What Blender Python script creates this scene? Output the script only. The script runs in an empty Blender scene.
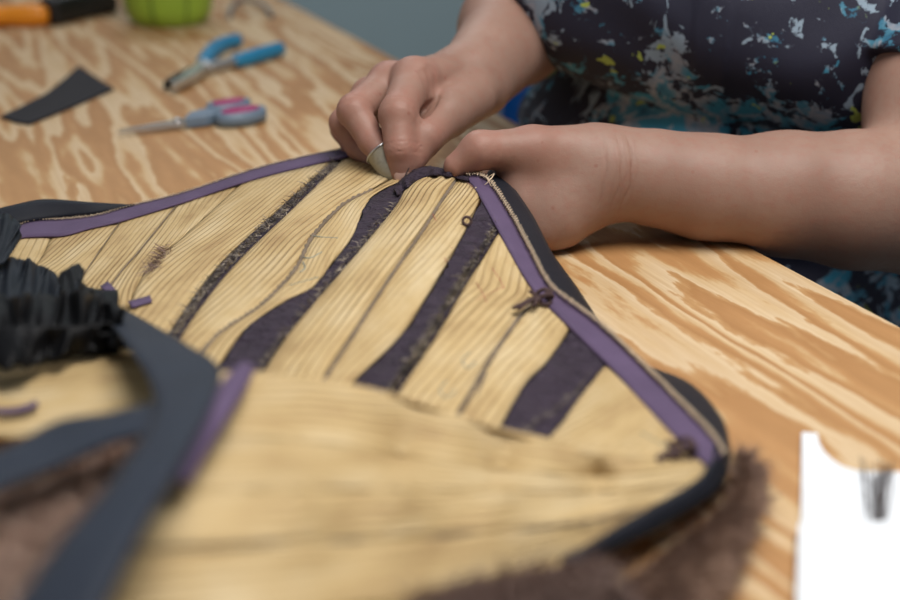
import bpy, bmesh, math, random
import numpy as np
from mathutils import Vector, Matrix

random.seed(7); rng = np.random.default_rng(7)
scene = bpy.context.scene
COL = scene.collection

# ------------------------------------------------------------------ camera, world, light, exposure
TABLE_Z = 0.74            # height of the bench top
CAM_H = 0.30              # camera above the bench top
FPX = 1250.0              # focal length in pixels of a 900 px wide frame (50 mm)
TILT = math.atan(522.0 / FPX)
CT, ST = math.cos(TILT), math.sin(TILT)
CAM = np.array([0.0, 0.0, TABLE_Z + CAM_H])
cam_data = bpy.data.cameras.new('camera')
cam = bpy.data.objects.new('camera', cam_data); COL.objects.link(cam)
cam.location = CAM; cam.rotation_euler = (math.pi / 2 - TILT, 0, 0)
cam_data.sensor_width = 36; cam_data.lens = FPX / 900 * 36
cam_data.clip_start = 0.02
cam_data.dof.use_dof = True; cam_data.dof.focus_distance = 0.815; cam_data.dof.aperture_fstop = 3.4
scene.camera = cam

world = bpy.data.worlds.new('world'); scene.world = world; world.use_nodes = True
world.node_tree.nodes['Background'].inputs[0].default_value = (0.86, 0.93, 1.0, 1)
world.node_tree.nodes['Background'].inputs[1].default_value = 0.13

def area(name, loc, target, size, power, color):
    d = bpy.data.lights.new(name, 'AREA'); d.shape = 'RECTANGLE'; d.size, d.size_y = size; d.energy = power; d.color = color
    o = bpy.data.objects.new(name, d); COL.objects.link(o); o.location = loc
    o.rotation_euler = (Vector(target) - Vector(loc)).to_track_quat('-Z', 'Y').to_euler()
    return o
area('ceiling_light', (0.28, 0.45, 1.90), (0.14, 0.56, 0.7), (0.9, 0.6), 19, (1.0, 0.96, 0.90))
area('window_light', (-2.4, 0.4, 2.0), (0.1, 0.8, 0.75), (1.4, 1.2), 4, (0.90, 0.95, 1.0))
area('rear_wall_fill', (-0.6, 3.0, 2.7), (-0.6, 3.2, 0.0), (1.2, 1.2), 20, (0.95, 0.98, 1.0))  # added fill lamp, out of view, to brighten the back wall

vs = scene.view_settings
vs.view_transform = 'Standard'; vs.look = 'None'; vs.gamma = 1; vs.use_curve_mapping = False; vs.exposure = 0.03

# ------------------------------------------------------------------ geometry helpers
def J(px, py, z):
    """pixel at camera depth z -> world"""
    r = (px - 450) / FPX * z; u = -(py - 300) / FPX * z
    return np.array([r, z * CT + u * ST, CAM[2] + u * CT - z * ST])
def P(px, py, h=0.0):
    """pixel met at height h above the bench top -> world"""
    z = (CAM_H - h) * FPX / (CT * (py - 300) + ST * FPX)
    return J(px, py, z)

def link(name, me, mat=None, parent=None, smooth=True):
    o = bpy.data.objects.new(name, me); COL.objects.link(o)
    if mat is not None:
        me.materials.append(mat)
    if smooth and len(me.polygons):
        me.polygons.foreach_set('use_smooth', [True] * len(me.polygons))
    if parent is not None:
        o.parent = parent
        o.matrix_parent_inverse = Matrix.LocRotScale(parent.location, parent.rotation_euler, None).inverted()
    return o
def mesh_of(name, v, f, mat=None, parent=None, smooth=True):
    me = bpy.data.meshes.new(name)
    me.from_pydata([tuple(map(float, p)) for p in v], [], [tuple(int(i) for i in q) for q in f]); me.update()
    return link(name, me, mat, parent, smooth)
def empty(name, loc, rz=0.0):
    o = bpy.data.objects.new(name, None); COL.objects.link(o); o.location = tuple(loc); o.rotation_euler = (0, 0, rz)
    o.empty_display_size = 0.02
    return o
def tag(o, label=None, cat=None, group=None, kind=None):
    if label: o['label'] = label
    if cat: o['category'] = cat
    if group: o['group'] = group
    if kind: o['kind'] = kind
    return o

def bm_obj(name, bm, mat, parent=None, smooth=True, bevel=0.0, seg=2):
    if bevel:
        bmesh.ops.bevel(bm, geom=list(bm.edges), offset=bevel, segments=seg, affect='EDGES', profile=0.6)
    bmesh.ops.recalc_face_normals(bm, faces=list(bm.faces))
    me = bpy.data.meshes.new(name); bm.to_mesh(me); bm.free()
    return link(name, me, mat, parent, smooth)
def box_bm(x0, x1, y0, y1, z0, z1):
    bm = bmesh.new()
    bmesh.ops.create_cube(bm, size=1)
    for v in bm.verts:
        v.co = Vector(((x0 + x1) / 2 + v.co.x * (x1 - x0), (y0 + y1) / 2 + v.co.y * (y1 - y0), (z0 + z1) / 2 + v.co.z * (z1 - z0)))
    return bm
def prism(name, outline, z0, z1, mat, parent=None, bevel=0.0, smooth=False):
    bm = bmesh.new()
    vs_ = [bm.verts.new((p[0], p[1], z0)) for p in outline]
    f = bm.faces.new(vs_)
    r = bmesh.ops.extrude_face_region(bm, geom=[f])
    for g in r['geom']:
        if isinstance(g, bmesh.types.BMVert): g.co.z = z1
    return bm_obj(name, bm, mat, parent, smooth, bevel, 2)

def spline(pts, n):
    """Catmull-Rom through pts (any dimension), n samples evenly by chord length"""
    p = np.array(pts, float)
    if len(p) == 2:
        t = np.linspace(0, 1, n)[:, None]; return p[0] * (1 - t) + p[1] * t
    q = np.vstack([2 * p[0] - p[1], p, 2 * p[-1] - p[-2]])
    out = []
    for i in range(1, len(q) - 2):
        t = np.linspace(0, 1, 24, endpoint=False)[:, None]
        a, b, c, d = q[i - 1], q[i], q[i + 1], q[i + 2]
        out.append(0.5 * (2 * b + (c - a) * t + (2 * a - 5 * b + 4 * c - d) * t ** 2 + (3 * b - a - 3 * c + d) * t ** 3))
    out = np.vstack(out + [p[-1:]])
    L = np.r_[0, np.cumsum(np.linalg.norm(np.diff(out, axis=0), axis=1))]
    s = np.linspace(0, L[-1], n)
    return np.stack([np.interp(s, L, out[:, k]) for k in range(out.shape[1])], 1)

def tube_data(path, rad, n=8, caps=True):
    path = np.asarray(path, float); m = len(path)
    rad = np.broadcast_to(np.asarray(rad, float), (m,))
    tan = np.gradient(path, axis=0); tan /= np.linalg.norm(tan, axis=1)[:, None] + 1e-12
    ref = np.array([0, 0, 1.0]); 
    if abs(tan[0] @ ref) > .9: ref = np.array([1.0, 0, 0])
    a = np.cross(tan[0], ref); a /= np.linalg.norm(a)
    v = []; f = []
    for i in range(m):
        a = a - tan[i] * (a @ tan[i]); a /= np.linalg.norm(a) + 1e-12
        b = np.cross(tan[i], a)
        for k in range(n):
            an = 2 * math.pi * k / n
            v.append(path[i] + rad[i] * (math.cos(an) * a + math.sin(an) * b))
    for i in range(m - 1):
        for k in range(n):
            k2 = (k + 1) % n
            f.append((i * n + k, i * n + k2, (i + 1) * n + k2, (i + 1) * n + k))
    if caps:
        f.append(tuple(range(n - 1, -1, -1))); f.append(tuple((m - 1) * n + k for k in range(n)))
    return v, f
def tube(name, path, rad, mat, parent=None, n=8):
    v, f = tube_data(path, rad, n); return mesh_of(name, v, f, mat, parent)
def lathe(name, prof, mat, parent=None, n=40, centre=(0, 0, 0)):
    v = []; f = []
    for (r, z) in prof:
        for k in range(n):
            a = 2 * math.pi * k / n; v.append((centre[0] + r * math.cos(a), centre[1] + r * math.sin(a), centre[2] + z))
    for i in range(len(prof) - 1):
        for k in range(n):
            k2 = (k + 1) % n; f.append((i * n + k, i * n + k2, (i + 1) * n + k2, (i + 1) * n + k))
    return mesh_of(name, v, f, mat, parent)

def sheet(name, G, thick, mat, parent=None, uv=None, down=None):
    """closed slab whose upper face is the grid G (nv, nu, 3)"""
    nv, nu, _ = G.shape
    du = np.gradient(G, axis=1); dv = np.gradient(G, axis=0)
    N = np.cross(du, dv); N /= np.linalg.norm(N, axis=2)[..., None] + 1e-12
    if N[..., 2].mean() < 0: N = -N
    B = G - N * thick if down is None else G + np.array(down)
    V = np.concatenate([G.reshape(-1, 3), B.reshape(-1, 3)])
    V = V.copy()
    if parent is not None and parent.name == 'fur_cape': V[:, 2] = np.maximum(V[:, 2], TABLE_Z + .0006)
    idx = np.arange(nv * nu).reshape(nv, nu); o = nv * nu
    top = np.stack([idx[:-1, :-1], idx[:-1, 1:], idx[1:, 1:], idx[1:, :-1]], -1).reshape(-1, 4)
    bot = top[:, ::-1] + o
    rim = np.r_[idx[0, :], idx[1:, -1], idx[-1, -2::-1], idx[-2:0:-1, 0]]
    r2 = np.roll(rim, -1)
    side = np.stack([rim, rim + o, r2 + o, r2], -1)
    F = np.concatenate([top, bot, side])
    n0 = np.cross(G[0, 1] - G[0, 0], G[1, 0] - G[0, 0])
    if n0[2] < 0: F = F[:, ::-1]
    me = bpy.data.meshes.new(name); me.from_pydata(V.tolist(), [], F.tolist()); me.update()
    if uv is not None:
        UV = np.concatenate([uv.reshape(-1, 2), uv.reshape(-1, 2)])
        lay = me.uv_layers.new(name='UVMap')
        li = np.empty(len(me.loops), dtype=np.int32); me.loops.foreach_get('vertex_index', li)
        lay.data.foreach_set('uv', UV[li].astype(np.float32).ravel())
    return link(name, me, mat, parent)

def strands(name, base, direc, length, width, mat, parent, bend=0.3, jitter=0.35):
    """short tapered hairs, one triangle pair each; one joined mesh of uncountable hairs"""
    n = len(base); base = np.asarray(base); direc = np.asarray(direc, float)
    d = direc / (np.linalg.norm(direc, axis=1)[:, None] + 1e-9) + rng.normal(0, jitter, (n, 3)); d /= np.linalg.norm(d, axis=1)[:, None]
    L = (length * (0.55 + 0.9 * rng.random(n)))[:, None]
    side = np.cross(d, rng.normal(0, 1, (n, 3))); side /= np.linalg.norm(side, axis=1)[:, None] + 1e-9
    w = width * (0.6 + 0.8 * rng.random(n))[:, None]
    dr = np.stack([rng.normal(0, 1, n), rng.normal(0, 1, n), -0.6 * np.ones(n)], 1) * bend
    m = base + d * L * 0.55; t = base + d * L + dr * L * 0.5
    V = np.stack([base - side * w, base + side * w, m + side * w * .8, m - side * w * .8, t], 1).reshape(-1, 3)
    V[:, 2] = np.maximum(V[:, 2], TABLE_Z + .0006)
    k = np.arange(n)[:, None] * 5
    quads = k + np.array([[0, 1, 2, 3]]); tris = k + np.array([[3, 2, 4]])
    me = bpy.data.meshes.new(name); me.from_pydata(V.tolist(), [], quads.tolist() + tris.tolist()); me.update()
    o = link(name, me, mat, parent, False); o['kind'] = 'stuff'
    return o

# ------------------------------------------------------------------ material helpers
class NT:
    def __init__(s, name):
        s.m = bpy.data.materials.new(name); s.m.use_nodes = True; s.t = s.m.node_tree
        s.b = s.t.nodes['Principled BSDF']
    def n(s, typ, ins=None, **kw):
        x = s.t.nodes.new(typ)
        for k, v in kw.items(): setattr(x, k, v)
        for k, v in (ins or {}).items():
            if isinstance(v, bpy.types.NodeSocket): s.t.links.new(v, x.inputs[k])
            else: x.inputs[k].default_value = v
        return x
    def math(s, op, a, b=0.0, c=0.0): return s.n('ShaderNodeMath', {0: a, 1: b, 2: c}, operation=op).outputs[0]
    def ramp(s, f, stops, interp='LINEAR'):
        x = s.n('ShaderNodeValToRGB', {0: f}); e = x.color_ramp; e.interpolation = interp
        while len(e.elements) < len(stops): e.elements.new(0.5)
        for el, (p, c) in zip(e.elements, stops):
            el.position = p; el.color = (c, c, c, 1) if not hasattr(c, '__len__') else (*c[:3], 1)
        return x.outputs[0]
    def mix(s, f, a, b, mode='MIX'):
        x = s.n('ShaderNodeMix', data_type='RGBA', blend_type=mode)
        for k, v in ((0, f), (6, a), (7, b)):
            if isinstance(v, bpy.types.NodeSocket): s.t.links.new(v, x.inputs[k])
            else: x.inputs[k].default_value = v if k == 0 else ((*v[:3], 1))
        return x.outputs[2]
    def noise(s, vec, scale, detail=3, rough=.5, dist=0.0, out=0):
        return s.n('ShaderNodeTexNoise', {'Vector': vec, 'Scale': scale, 'Detail': detail, 'Roughness': rough, 'Distortion': dist}).outputs[out]
    def coord(s, which='Object'): return s.n('ShaderNodeTexCoord').outputs[which]
    def mapping(s, vec, scale=(1, 1, 1), rot=(0, 0, 0), loc=(0, 0, 0)):
        return s.n('ShaderNodeMapping', {'Vector': vec, 'Scale': scale, 'Rotation': rot, 'Location': loc}).outputs[0]
    def bump(s, h, strength=.3, dist=.001, prev=None):
        ins = {'Strength': strength, 'Distance': dist, 'Height': h}
        if prev is not None: ins['Normal'] = prev
        return s.n('ShaderNodeBump', ins).outputs[0]
    def set(s, **kw):
        for k, v in kw.items():
            k = k.replace('_', ' ')
            if isinstance(v, bpy.types.NodeSocket): s.t.links.new(v, s.b.inputs[k])
            else: s.b.inputs[k].default_value = (*v, 1) if hasattr(v, '__len__') and len(v) == 3 and k.endswith('Color') or k == 'Base Color' and hasattr(v, '__len__') and len(v) == 3 else v
        return s.m

def plain(name, col, rough=.5, metal=0.0, var=.12, scale=60, bump=.0):
    m = NT(name); c = m.coord()
    f = m.noise(c, scale, 4)
    dark = tuple(x * (1 - var) for x in col); lite = tuple(min(1, x * (1 + var)) for x in col)
    m.set(Base_Color=m.mix(f, dark, lite), Roughness=rough, Metallic=metal)
    if bump: m.set(Normal=m.bump(m.noise(c, scale * 6, 4), bump, .001))
    return m.m
M = {}
def mat_plywood():
    m = NT('plywood'); c = m.coord()
    v1 = m.mapping(c, (1.15, 12.0, 1.0), loc=(3.1, 1.7, 0))
    base = m.noise(v1, 1.0, 2.6, .5, .22)
    wob = m.noise(m.mapping(c, (22, 95, 1)), 1.0, 4, .6)
    h = m.math('ADD', m.math('MULTIPLY', base, 11.0), m.math('MULTIPLY', wob, .85))
    fr = m.math('FRACT', h)
    cream = (.66, .51, .33); pale = (.60, .43, .24); orange = (.44, .225, .085); brown = (.37, .18, .062); tan = (.49, .285, .12)
    col = m.ramp(fr, [(0, cream), (.34, pale), (.44, tan), (.52, orange), (.82, brown), (.95, tan), (1.0, cream)])
    grain = m.noise(m.mapping(c, (7, 420, 1)), 1.0, 3, .6)
    col = m.mix(m.ramp(grain, [(.35, 0), (.75, .33)]), col, (.34, .17, .06))
    big = m.noise(c, 2.3, 2)
    col = m.mix(m.ramp(big, [(.35, 0), (.7, .25)]), col, (.52, .33, .16))
    kn = m.n('ShaderNodeTexVoronoi', {'Vector': m.mapping(c, (2.6, 7.5, 1)), 'Scale': 1.0}).outputs[0]
    col = m.mix(m.ramp(kn, [(.03, .8), (.07, 0)]), col, (.10, .045, .015))
    hgt = m.math('ADD', m.math('MULTIPLY', fr, .3), grain)
    return m.set(Base_Color=col, Roughness=.62, Normal=m.bump(hgt, .25, .0008))
def mat_leather():
    m = NT('tanned_pelt_leather'); uv = m.coord('UV'); c = m.coord()
    sep = m.n('ShaderNodeSeparateXYZ', {0: uv})
    w = m.noise(m.mapping(uv, (15, 5, 1)), 1.0, 2.0)
    x = m.math('ADD', m.math('MULTIPLY', sep.outputs[0], 1 / .0052), m.math('MULTIPLY', w, 2.0))
    tri = m.math('PINGPONG', x, .5)                                   # 0 in the groove, .5 on the rib
    vis = m.ramp(m.noise(m.mapping(uv, (22, 7, 1), loc=(5, 2, 0)), 1.0, 2), [(.32, .12), (.62, 1)])
    groove = m.math('MULTIPLY', m.ramp(tri, [(.0, 1), (.08, .7), (.2, 0)]), vis)
    n1 = m.noise(m.mapping(uv, (30, 14, 1), loc=(1, 9, 0)), 1.0, 4, .6)
    col = m.ramp(n1, [(.25, (.37, .24, .11)), (.48, (.56, .41, .205)), (.75, (.68, .55, .34))])
    col = m.mix(m.math('MULTIPLY', groove, .62), col, (.27, .15, .055))
    fib = m.noise(m.mapping(uv, (900, 40, 1)), 1.0, 3, .6)
    col = m.mix(m.ramp(fib, [(.4, 0), (.8, .28)]), col, (.33, .21, .09))
    st = m.noise(m.mapping(c, (60, 60, 60)), 1.0, 5, .65)
    col = m.mix(m.ramp(st, [(.62, 0), (.78, .5)]), col, (.30, .19, .12))
    hgt = m.math('SUBTRACT', m.math('MULTIPLY', fib, .25), m.math('MULTIPLY', groove, 1.0))
    return m.set(Base_Color=col, Roughness=.6, Specular_IOR_Level=.3, Normal=m.bump(hgt, .8, .0012))
def mat_cloth(name, col, rough=.7, weave=2200, sheen=.02, var=.25, bump=.25, crinkle=0):
    m = NT(name); c = m.coord()
    n = m.noise(c, 45, 4, .6); wv = m.noise(c, weave, 2)
    d = tuple(x * (1 - var) for x in col); l = tuple(x * (1 + var) for x in col)
    m.set(Base_Color=m.mix(n, d, l), Roughness=rough, Normal=m.bump(m.math('ADD', wv, m.math('MULTIPLY', n, 1.5)), bump, .0012))
    m.set(Sheen_Weight=sheen, Specular_IOR_Level=.22)
    if crinkle:
        cr = m.noise(m.mapping(c, (70, 130, 70)), 1.0, 3, .5, 1.2)
        m.set(Normal=m.bump(m.math('ADD', m.math('ABSOLUTE', m.math('SUBTRACT', cr, .5)), m.math('MULTIPLY', wv, .02)), .9, .012))
    return m.m
def mat_skin():
    m = NT('skin'); c = m.coord()
    a = m.noise(c, 14, 3, .5); b = m.noise(c, 160, 4, .6); f = m.noise(c, 900, 3, .6)
    col = m.mix(m.ramp(a, [(.3, 0), (.7, 1)]), (.270, .155, .118), (.345, .218, .172))
    col = m.mix(m.ramp(b, [(.45, 0), (.8, .45)]), col, (.31, .125, .093))
    fa = m.n('ShaderNodeAttribute', attribute_name='flush').outputs['Fac']
    col = m.mix(m.math('MULTIPLY', fa, .5), col, (.40, .155, .12))
    fc = m.n('ShaderNodeAttribute', attribute_name='crease_shade').outputs['Fac']
    col = m.mix(m.math('MULTIPLY', fc, .6), col, (.20, .085, .055))  # shade of the wrist creases painted into the skin colour
    sp = m.n('ShaderNodeTexVoronoi', {'Vector': c, 'Scale': 42.0}).outputs[0]
    col = m.mix(m.ramp(sp, [(.03, .5), (.075, 0)]), col, (.26, .10, .07))
    m.set(Base_Color=col, Roughness=.5, Specular_IOR_Level=.35, Subsurface_Weight=.06, Subsurface_Scale=.004,
          Normal=m.bump(m.math('ADD', b, m.math('MULTIPLY', f, .5)), .22, .0012))
    m.b.inputs['Subsurface Radius'].default_value = (1.0, .4, .25)
    return m.m
def mat_shirt():
    m = NT('paint_splatter_cotton'); c = m.coord()
    big = m.noise(c, 8.0, 2, .5)
    s1 = m.noise(m.mapping(c, (1, 1, 1.15), loc=(.62, .35, .47)), 34, 8, .68, .45)
    mask = m.math('ADD', s1, m.math('MULTIPLY', m.math('SUBTRACT', big, .5), .5))
    mask = m.ramp(mask, [(.518, 0), (.53, 1)])
    tone = m.noise(m.mapping(c, loc=(4, 2, 7)), 26, 3, .6, .4)
    colr = m.ramp(tone, [(.0, (.03, .22, .36)), (.43, (.045, .28, .44)), (.48, (.22, .30, .40)), (.53, (.34, .37, .44)), (.56, (.08, .27, .40)), (.64, (.025, .15, .27)), (.70, (.33, .41, .08)), (.76, (.30, .32, .35))])
    nav = m.mix(m.noise(c, 4, 2), (.010, .011, .030), (.016, .017, .042))
    col = m.mix(mask, nav, colr)
    s2 = m.noise(m.mapping(c, loc=(8, 1, 3)), 34, 5, .6, 1.5)
    col = m.mix(m.ramp(s2, [(.60, 0), (.612, 1)]), col, (.27, .36, .46))
    lime = m.noise(m.mapping(c, loc=(2.2, 6, 9)), 44, 3, .5, .5)
    col = m.mix(m.ramp(lime, [(.68, 0), (.688, 1)]), col, (.42, .52, .10))
    return m.set(Base_Color=col, Roughness=.72, Normal=m.bump(m.math('ADD', m.noise(c, 1500, 2), m.math('MULTIPLY', m.noise(c, 22, 3), 3)), .3, .0015))
def mat_fur(name, c1, c2):
    m = NT(name); c = m.coord()
    n = m.noise(c, 110 if 'grey' in name else 35, 3); n2 = m.noise(c, 500, 3)
    col = m.mix(m.ramp(n, [(.35, 0), (.65, 1)]), c1, c2)
    col = m.mix(m.ramp(n2, [(.4, 0), (.7, .5)]), col, tuple(x * .5 for x in c1))
    return m.set(Base_Color=col, Roughness=.6, Sheen_Weight=.05)

M['ply'] = mat_plywood(); M['leather'] = mat_leather(); M['skin'] = mat_skin(); M['shirt'] = mat_shirt()
M['purple'] = mat_cloth('purple_tape', (.105, .072, .140), .62, crinkle=0)
M['band'] = mat_cloth('dark_purple_cloth', (.040, .028, .046), .62, bump=.5, crinkle=1)
M['navy'] = mat_cloth('navy_ribbon', (.012, .014, .022), .55)
M['navyblue'] = mat_cloth('slate_blue_ribbon', (.020, .027, .044), .55, sheen=.04)
M['satin'] = mat_cloth('black_satin', (.0035, .0036, .005), .5, sheen=0.0, bump=.35)
M['cord'] = mat_cloth('grey_brown_thread', (.20, .155, .115), .8, var=.5)
M['overlock'] = mat_cloth('cream_thread', (.72, .57, .42), .8)
M['brown_thread'] = mat_cloth('dark_brown_thread', (.075, .045, .045), .75)
M['fur'] = mat_fur('brown_fur', (.17, .095, .07), (.40, .26, .19))
M['fur_mauve'] = mat_fur('mauve_brown_fur', (.19, .125, .112), (.36, .25, .215))
M['fur_tan'] = mat_fur('tan_fur', (.52, .37, .30), (.72, .55, .46))
M['fur_grey'] = mat_fur('grey_fur_fringe', (.085, .072, .062), (.46, .39, .31))
M['steel'] = plain('brushed_steel', (.55, .56, .58), .3, .9)
M['dull_steel'] = plain('worn_thimble_metal', (.36, .34, .28), .5, .3, .3, 300, .4)
M['bluegrip'] = plain('blue_vinyl_grip', (.02, .22, .42), .42)
M['greyblue'] = plain('grey_blue_plastic', (.15, .21, .29), .45)
M['magenta'] = plain('magenta_rubber', (.33, .03, .15), .5)
M['black'] = plain('black_plastic', (.008, .009, .012), .4)
M['charcoal'] = mat_cloth('charcoal_felt', (.028, .027, .032), .85)
M['orange'] = plain('orange_plastic', (.80, .28, .015), .4)
M['lime'] = plain('lime_plastic', (.30, .46, .045), .42)
M['limeline'] = plain('dark_green_seam', (.10, .17, .03), .5)
M['wire'] = plain('grey_wire', (.13, .15, .17), .4, .3)
M['card'] = plain('white_card', (.76, .80, .86), .55, var=.02)
M['needle'] = plain('dark_steel_pin', (.10, .08, .08), .35, .7)
M['wall'] = plain('blue_grey_paint', (.42, .53, .56), .8, var=.08, scale=1.5)
M['floor'] = plain('grey_concrete', (.20, .235, .25), .75, var=.15, scale=6)
M['bluechair'] = plain('bright_blue_plastic', (.004, .085, .36), .4)
M['darkmetal'] = plain('dark_metal', (.02, .02, .022), .45, .6)
M['frame'] = plain('pine_frame', (.42, .28, .14), .6, scale=12)
M['trouser'] = mat_cloth('navy_trouser_cloth', (.02, .022, .035), .8)
M['hair'] = plain('brown_hair', (.07, .04, .025), .5, scale=200)
M['nail'] = plain('fingernail', (.46, .29, .24), .3, var=.05)
M['eye'] = plain('eye', (.75, .73, .70), .2)
M['lip'] = plain('lip', (.48, .20, .17), .45)
M['shoe'] = plain('black_shoe', (.012, .012, .013), .45)
M['red'] = plain('red_chalk', (.40, .13, .09), .9)
M['bluemark'] = plain('blue_chalk', (.26, .30, .27), .9)

# ------------------------------------------------------------------ room
fl = mesh_of('floor', [(-5, -4, 0), (5, -4, 0), (5, 4.2, 0), (-5, 4.2, 0), (-5, -4, -.1), (5, -4, -.1), (5, 4.2, -.1), (-5, 4.2, -.1)],
             [(0, 1, 2, 3), (7, 6, 5, 4), (0, 4, 5, 1), (1, 5, 6, 2), (2, 6, 7, 3), (3, 7, 4, 0)], M['floor'], smooth=False)
tag(fl, 'grey concrete workshop floor', kind='structure')
wb = bm_obj('wall_back', box_bm(-5, 5, 4.2, 4.35, 0, 2.8), M['wall'], smooth=False); tag(wb, 'blue grey painted back wall', kind='structure')
bb = bm_obj('baseboard_back', box_bm(-5, 5, 4.185, 4.2, 0, .1), M['wall'], smooth=False, bevel=.004); tag(bb, 'low blue grey skirting along the back wall', kind='structure')

# ------------------------------------------------------------------ plywood bench: its long edge runs where the person sits
E0 = P(764, 254)[:2]; E1 = P(900, 326)[:2]
ev = (E0 - E1) / np.linalg.norm(E0 - E1); EA = math.atan2(ev[1], ev[0])
table = empty('plywood_workbench', (E0[0], E0[1], 0), EA)     # local x runs along the edge, local +y is away from the person
tag(table, 'plywood topped workbench carrying the fur cape and tools', 'table')
def tpart(name, x0, x1, y0, y1, z0, z1, mat, bevel):
    o = bm_obj(name, box_bm(x0, x1, y0, y1, z0, z1), mat, None, False, bevel, 3); o.parent = table; return o
S0, S1, WD = -.56, 1.90, 1.22
tpart('tabletop', S0, S1, 0, WD, TABLE_Z - .018, TABLE_Z, M['ply'], .003)
for lx in (S0 + .12, S1 - .12):
    for ly in (.10, WD - .10): tpart('leg', lx - .035, lx + .035, ly - .035, ly + .035, 0, TABLE_Z - .018, M['frame'], .004)
for ly in (.10, WD - .10): tpart('rail', S0 + .155, S1 - .155, ly - .02, ly + .02, TABLE_Z - .095, TABLE_Z - .018, M['frame'], .003)
for lx in (S0 + .12, S1 - .12): tpart('end_rail', lx - .02, lx + .02, .135, WD - .135, TABLE_Z - .095, TABLE_Z - .018, M['frame'], .003)

# ------------------------------------------------------------------ signed-distance modelling for the body
def seg(Pt, a, b, ra, rb):
    a = np.asarray(a, np.float32); b = np.asarray(b, np.float32)
    ba = b - a; pa = Pt - a
    t = np.clip(pa @ ba / max(float(ba @ ba), 1e-9), 0, 1).astype(np.float32)
    return np.linalg.norm(pa - t[:, None] * ba, axis=1) - (ra + (rb - ra) * t)
def ell(Pt, c, r, R=None):
    q = Pt - np.asarray(c, np.float32)
    if R is not None: q = q @ np.asarray(R, np.float32).T
    r = np.asarray(r, np.float32)
    k0 = np.linalg.norm(q / r, axis=1); k1 = np.linalg.norm(q / (r * r), axis=1)
    return k0 * (k0 - 1) / (k1 + 1e-9)
def smin(a, b, k):
    h = np.clip(.5 + .5 * (b - a) / k, 0, 1); return b + (a - b) * h - k * h * (1 - h)
def smax(a, b, k): return -smin(-a, -b, k)
def chain(Pt, pts, rad, k=None):
    d = None
    for i in range(len(pts) - 1):
        s = seg(Pt, pts[i], pts[i + 1], rad[i], rad[i + 1])
        d = s if d is None else (np.minimum(d, s) if not k else smin(d, s, k))
    return d
def surface(field, lo, hi, h):
    """naive surface nets over a block-culled grid"""
    lo = np.asarray(lo, float); BS = 8
    nb = np.maximum(1, np.ceil((np.asarray(hi) - lo) / (h * BS)).astype(int)); n = nb * BS
    bc = np.stack(np.meshgrid(*[(np.arange(k) * BS + (BS - 1) / 2) * h + lo[i] for i, k in enumerate(nb)], indexing='ij'), -1).reshape(-1, 3).astype(np.float32)
    dc = field(bc)
    keep = np.abs(dc) < BS * h * .87 * 1.7 + .002
    vol = np.repeat(np.repeat(np.repeat(np.where(dc < 0, -1, 1).astype(np.float32).reshape(nb), BS, 0), BS, 1), BS, 2)
    bi = np.stack(np.unravel_index(np.nonzero(keep)[0], nb), 1)
    loc = np.stack(np.meshgrid(*[np.arange(BS)] * 3, indexing='ij'), -1).reshape(-1, 3)
    for s in range(0, len(bi), 1500):
        ii = (bi[s:s + 1500, None, :] * BS + loc[None]).reshape(-1, 3)
        vol[ii[:, 0], ii[:, 1], ii[:, 2]] = field((ii * h + lo).astype(np.float32))
    ins = vol < 0
    cnt = np.zeros(n - 1, np.int8)
    for dx in (0, 1):
        for dy in (0, 1):
            for dz in (0, 1): cnt += ins[dx:n[0] - 1 + dx, dy:n[1] - 1 + dy, dz:n[2] - 1 + dz]
    act = np.argwhere((cnt > 0) & (cnt < 8))
    idx = -np.ones(n - 1, np.int32); idx[act[:, 0], act[:, 1], act[:, 2]] = np.arange(len(act))
    acc = np.zeros((len(act), 3)); num = np.zeros(len(act))
    cs = [(x, y, z) for x in (0, 1) for y in (0, 1) for z in (0, 1)]
    val = {c: vol[act[:, 0] + c[0], act[:, 1] + c[1], act[:, 2] + c[2]] for c in cs}
    for c in cs:
        for ax in range(3):
            if c[ax]: continue
            e = list(c); e[ax] = 1; e = tuple(e)
            a, b = val[c], val[e]; m = (a < 0) != (b < 0)
            t = a / np.where(a == b, 1, a - b)
            p = np.tile(np.array(c, float), (len(act), 1)); p[:, ax] = t
            acc[m] += p[m]; num[m] += 1
    V = (act + acc / np.maximum(num, 1)[:, None]) * h + lo
    F = []
    for ax in range(3):
        u, w = (ax + 1) % 3, (ax + 2) % 3
        s0 = [slice(None)] * 3; s1 = [slice(None)] * 3; s0[ax] = slice(0, -1); s1[ax] = slice(1, None)
        A = ins[tuple(s0)]; B = ins[tuple(s1)]
        e = np.argwhere(A != B)
        e = e[(e[:, u] > 0) & (e[:, w] > 0) & (e[:, u] < n[u] - 1) & (e[:, w] < n[w] - 1)]
        fl_ = A[e[:, 0], e[:, 1], e[:, 2]]
        q = []
        for (du, dw) in ((0, 0), (1, 0), (1, 1), (0, 1)):
            g = e.copy(); g[:, u] -= du; g[:, w] -= dw; q.append(idx[g[:, 0], g[:, 1], g[:, 2]])
        q = np.stack(q, 1); q[~fl_] = q[~fl_][:, ::-1]; F.append(q)
    F = np.concatenate(F); F = F[(F >= 0).all(1)]
    return V, F
def join(parts):
    V = []; F = []; o = 0
    for v, f in parts: V.append(v); F.append(f + o); o += len(v)
    return np.concatenate(V), np.concatenate(F)
def np_mesh(name, V, F, mat, parent=None):
    me = bpy.data.meshes.new(name); me.from_pydata(V.tolist(), [], F.tolist()); me.update(); return link(name, me, mat, parent)

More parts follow.
